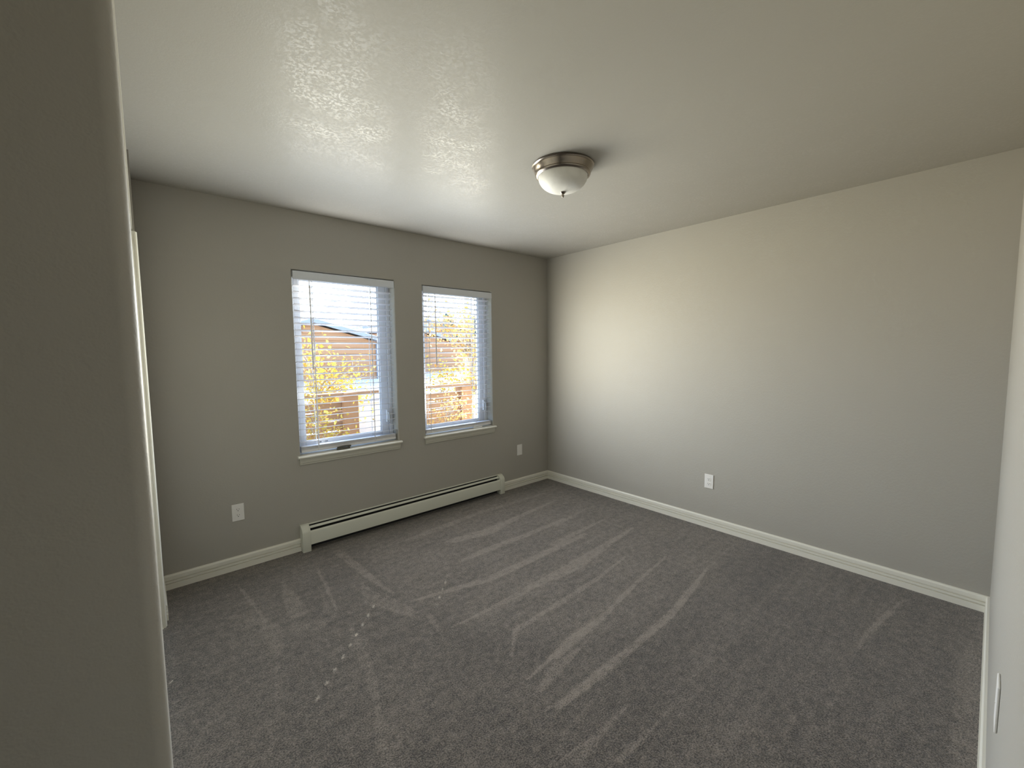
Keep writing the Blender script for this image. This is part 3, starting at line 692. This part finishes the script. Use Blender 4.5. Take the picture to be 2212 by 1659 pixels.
def leaf_cloud(pts, size, seed):
    rnd = random.Random(seed); mb = MB()
    for p in pts:
        s = size*rnd.uniform(.6, 1.3)
        a = Vector((rnd.gauss(0,1), rnd.gauss(0,1), rnd.gauss(0,1) - .6)).normalized()
        b_ = a.cross(Vector((rnd.gauss(0,1), rnd.gauss(0,1), rnd.gauss(0,1)))).normalized(); c = a.cross(b_)
        p = Vector(p)
        mb.add([p - a*s*.5, p + b_*s*.34 + c*s*.10, p + a*s*.6, p - b_*s*.34 + c*s*.10, p + a*s*.02],
               [(0,1,4),(1,2,4),(2,3,4),(3,0,4)])
    return mb
def tree(label, name, cat, base, crowns, nleaf, leaf, mat, seed, height, trunk_r=.04, nbr=14, bark=None, gaps=(), shade_leaves=()):
    rnd = random.Random(seed)
    r = thing(name, label, cat, base)
    bx, by, bz = base
    def sunlit(p):      # would this point throw its shadow into one of the gaps left for the sun?
        t = (p[1]-.04)/SUN_DIR.y; x = p[0]-SUN_DIR.x*t; z = p[2]-SUN_DIR.z*t
        return any(a <= x <= b_ and c <= z <= d_ for a, b_, c, d_ in gaps)
    mb = MB()
    top = Vector((bx + rnd.uniform(-.05,.05), by, bz + height))
    mid = Vector((bx + rnd.uniform(-.04,.04), by, bz + height*.5))
    mb.tube([Vector(base) - Vector((0,0,.1)), mid, top], [trunk_r, trunk_r*.75, trunk_r*.25], 8)
    o = obj('trunk', mb, bark or M_bark, None, smooth='all'); o.parent = r; o.location = -Vector(base)
    tips = []
    mb = MB()
    for k in range(nbr):
        c, rad = crowns[k % len(crowns)]
        while True:
            q = Vector((rnd.uniform(-1,1), rnd.uniform(-1,1), rnd.uniform(-1,1)))
            if q.length < 1: break
        tip = Vector((c[0]+q.x*rad[0], c[1]+q.y*rad[1], c[2]+q.z*rad[2]))
        t = max(.12, min(.95, (tip.z - bz)/height*.65)); st = Vector(base).lerp(top, t)
        m_ = st.lerp(tip, .5) + Vector((rnd.uniform(-.05,.05), rnd.uniform(-.05,.05), .08*rad[2]))
        if any(sunlit(st.lerp(m_, u/8)) or sunlit(m_.lerp(tip, u/8)) for u in range(2, 9)): continue
        mb.tube([st, m_, tip], [trunk_r*.38, trunk_r*.24, trunk_r*.1], 5)
        tips += [m_.lerp(tip, u) for u in (.1, .3, .5, .7, .9, 1.0)]
        for _ in range(3):
            s2 = m_.lerp(tip, rnd.uniform(.1,.8)); e2 = s2 + Vector((rnd.uniform(-1,1)*rad[0], rnd.uniform(-1,1)*rad[1], rnd.uniform(-.5,1)*rad[2]))*.4
            if any(sunlit(s2.lerp(e2, u/6)) for u in range(7)): continue
            mb.tube([s2, e2], [trunk_r*.12, trunk_r*.05], 4); tips += [s2.lerp(e2, u) for u in (.4, .7, 1)]
    o = obj('branch', mb, bark or M_bark, None, smooth='all'); o.parent = r; o.location = -Vector(base); o['kind'] = 'stuff'
    pts = []
    for _ in range(nleaf):
        t_ = rnd.choice(tips); sg = .09 + .05*height/3
        pts.append((t_.x + rnd.gauss(0, sg), t_.y + rnd.gauss(0, sg), t_.z + rnd.gauss(0, sg)))
    for a, b_, c, d_, tt, n_ in shade_leaves:  # leaves added along sun rays to shade chosen blind holes and gaps
        for _ in range(n_):
            t = tt + rnd.uniform(-.25, .25)
            pts.append((rnd.uniform(a, b_)+SUN_DIR.x*t, .04+SUN_DIR.y*t, rnd.uniform(c, d_)+SUN_DIR.z*t))
    pts = [p for p in pts if not sunlit(p) and (by > 1 or .26 < p[1] < .98)]
    o = obj('foliage', leaf_cloud(pts, leaf, seed), mat, None); o.parent = r; o.location = -Vector(base); o['kind'] = 'stuff'
    return r
tree('yellow-leaved shrub with pale twigs behind the left window', 'shrub', 'shrub', (-1.93, 1.75, gz(1.75)), [((-1.85, 1.7, .95), (.28, .3, .45)), ((-1.95, 1.8, 1.35), (.22, .3, .40)), ((-1.60, 1.7, .85), (.22,.2,.30)), ((-1.55, 1.75, 1.22), (.3,.25,.22))], 1500, .045, M_leaf, 3, 1.5, .022, 44)
tree('small yellow and orange tree at the right of the right window', 'tree', 'tree', (.72, 2.45, gz(2.45)), [((.70, 2.4, 1.0), (.28,.35,.5)), ((.75, 2.5, 1.8), (.28,.35,.45)), ((.15, 2.4, 2.0), (.45,.3,.20))], 1700, .055, M_orange, 5, 2.2, .035, 48, gaps=[(-1.50, -1.43, .84, 1.30), (-1.01, -.94, .85, 1.0)], shade_leaves=[(-1.52, -.83, .68, .82, 3.4, 800)])  # leaf cluster added above the view to shade the right blind's gap
tree('low yellow bush against the fence boards in the right window', 'bush', 'bush', (-.30, 1.75, gz(1.75)), [((-.42, 1.65, .75), (.45,.25,.30)), ((-.1, 1.8, 1.0), (.3,.3,.25))], 1100, .045, M_leaf, 8, .9, .016, 26)
tree('yellow-leaved vine growing on the near side of the fence in the left window', 'vine', 'vine', (-2.24, .66, gz(.66)), [((-2.24, .66, .72), (.24,.12,.22)), ((-2.07, .68, .62), (.16,.10,.14)), ((-2.30, .66, 1.0), (.10,.10,.14))], 620, .034, M_leaf, 14, .9, .011, 26)
tree('yellow-orange vine growing on the near side of the fence in the right window', 'vine', 'vine', (-.92, .68, gz(.68)), [((-.94, .66, .66), (.30,.12,.16)), ((-.76, .68, .80), (.2,.10,.18))], 520, .034, M_orange, 15, .8, .011, 22)
tree('tall yellow tree in the garden, its unseen crown shaped to shade the windows', 'tree', 'tree', (1.95, 4.3, gz(4.3)), [((1.5, 4.1, 5.0), (.9,.8,.9)), ((2.9, 4.3, 5.4), (.9,.9,.8)), ((2.2, 4.2, 5.8), (1.2,.9,.7)), ((3.1, 4.2, 4.7), (.35,.5,.45)), ((2.35, 4.2, 5.05), (.35,.4,.35)), ((.6, 4.0, 4.7), (.7,.7,.8))], 3200, .085, M_leaf, 11, 5.4, .075, 44, gaps=[(-2.49, -2.38, .70, .88), (-1.54, -1.40, .66, 1.30), (-1.03, -.93, .83, 1.0)], shade_leaves=[(-1.03, -.91, 1.03, 2.0, 5.9, 90), (-1.54, -1.40, 1.36, 2.0, 5.9, 50)])  # crown out of view, added and shaped to break up the sun

def conifer(label, base, h, rad, seed):
    rnd = random.Random(seed); r = thing('conifer', label, 'tree', base)
    o = obj('trunk', MB().tube([base, (base[0], base[1], base[2]+h)], [.09, .01], 8), M_bark, None, smooth='all'); o.parent = r; o.location = -Vector(base)
    pts = []
    for k in range(1500):
        t = rnd.random()**.7; a_ = rnd.uniform(0, 6.283); rr = rad*(1-t*.92)*rnd.uniform(.3, 1)
        pts.append((base[0]+rr*math.cos(a_), base[1]+rr*math.sin(a_), base[2]+.3+(h-.3)*t - rr*.25))
    o = obj('foliage', leaf_cloud(pts, .20, seed), M_needle, None); o.parent = r; o.location = -Vector(base); o['kind'] = 'stuff'
conifer('blue-green conifer behind the garage roof in the right window', (8.0, 14.5, gz(14.5)), 2.3, .9, 21)
conifer('second blue-green conifer, further right behind the garage', (10.2, 15.5, gz(15.5)), 2.2, .8, 22)
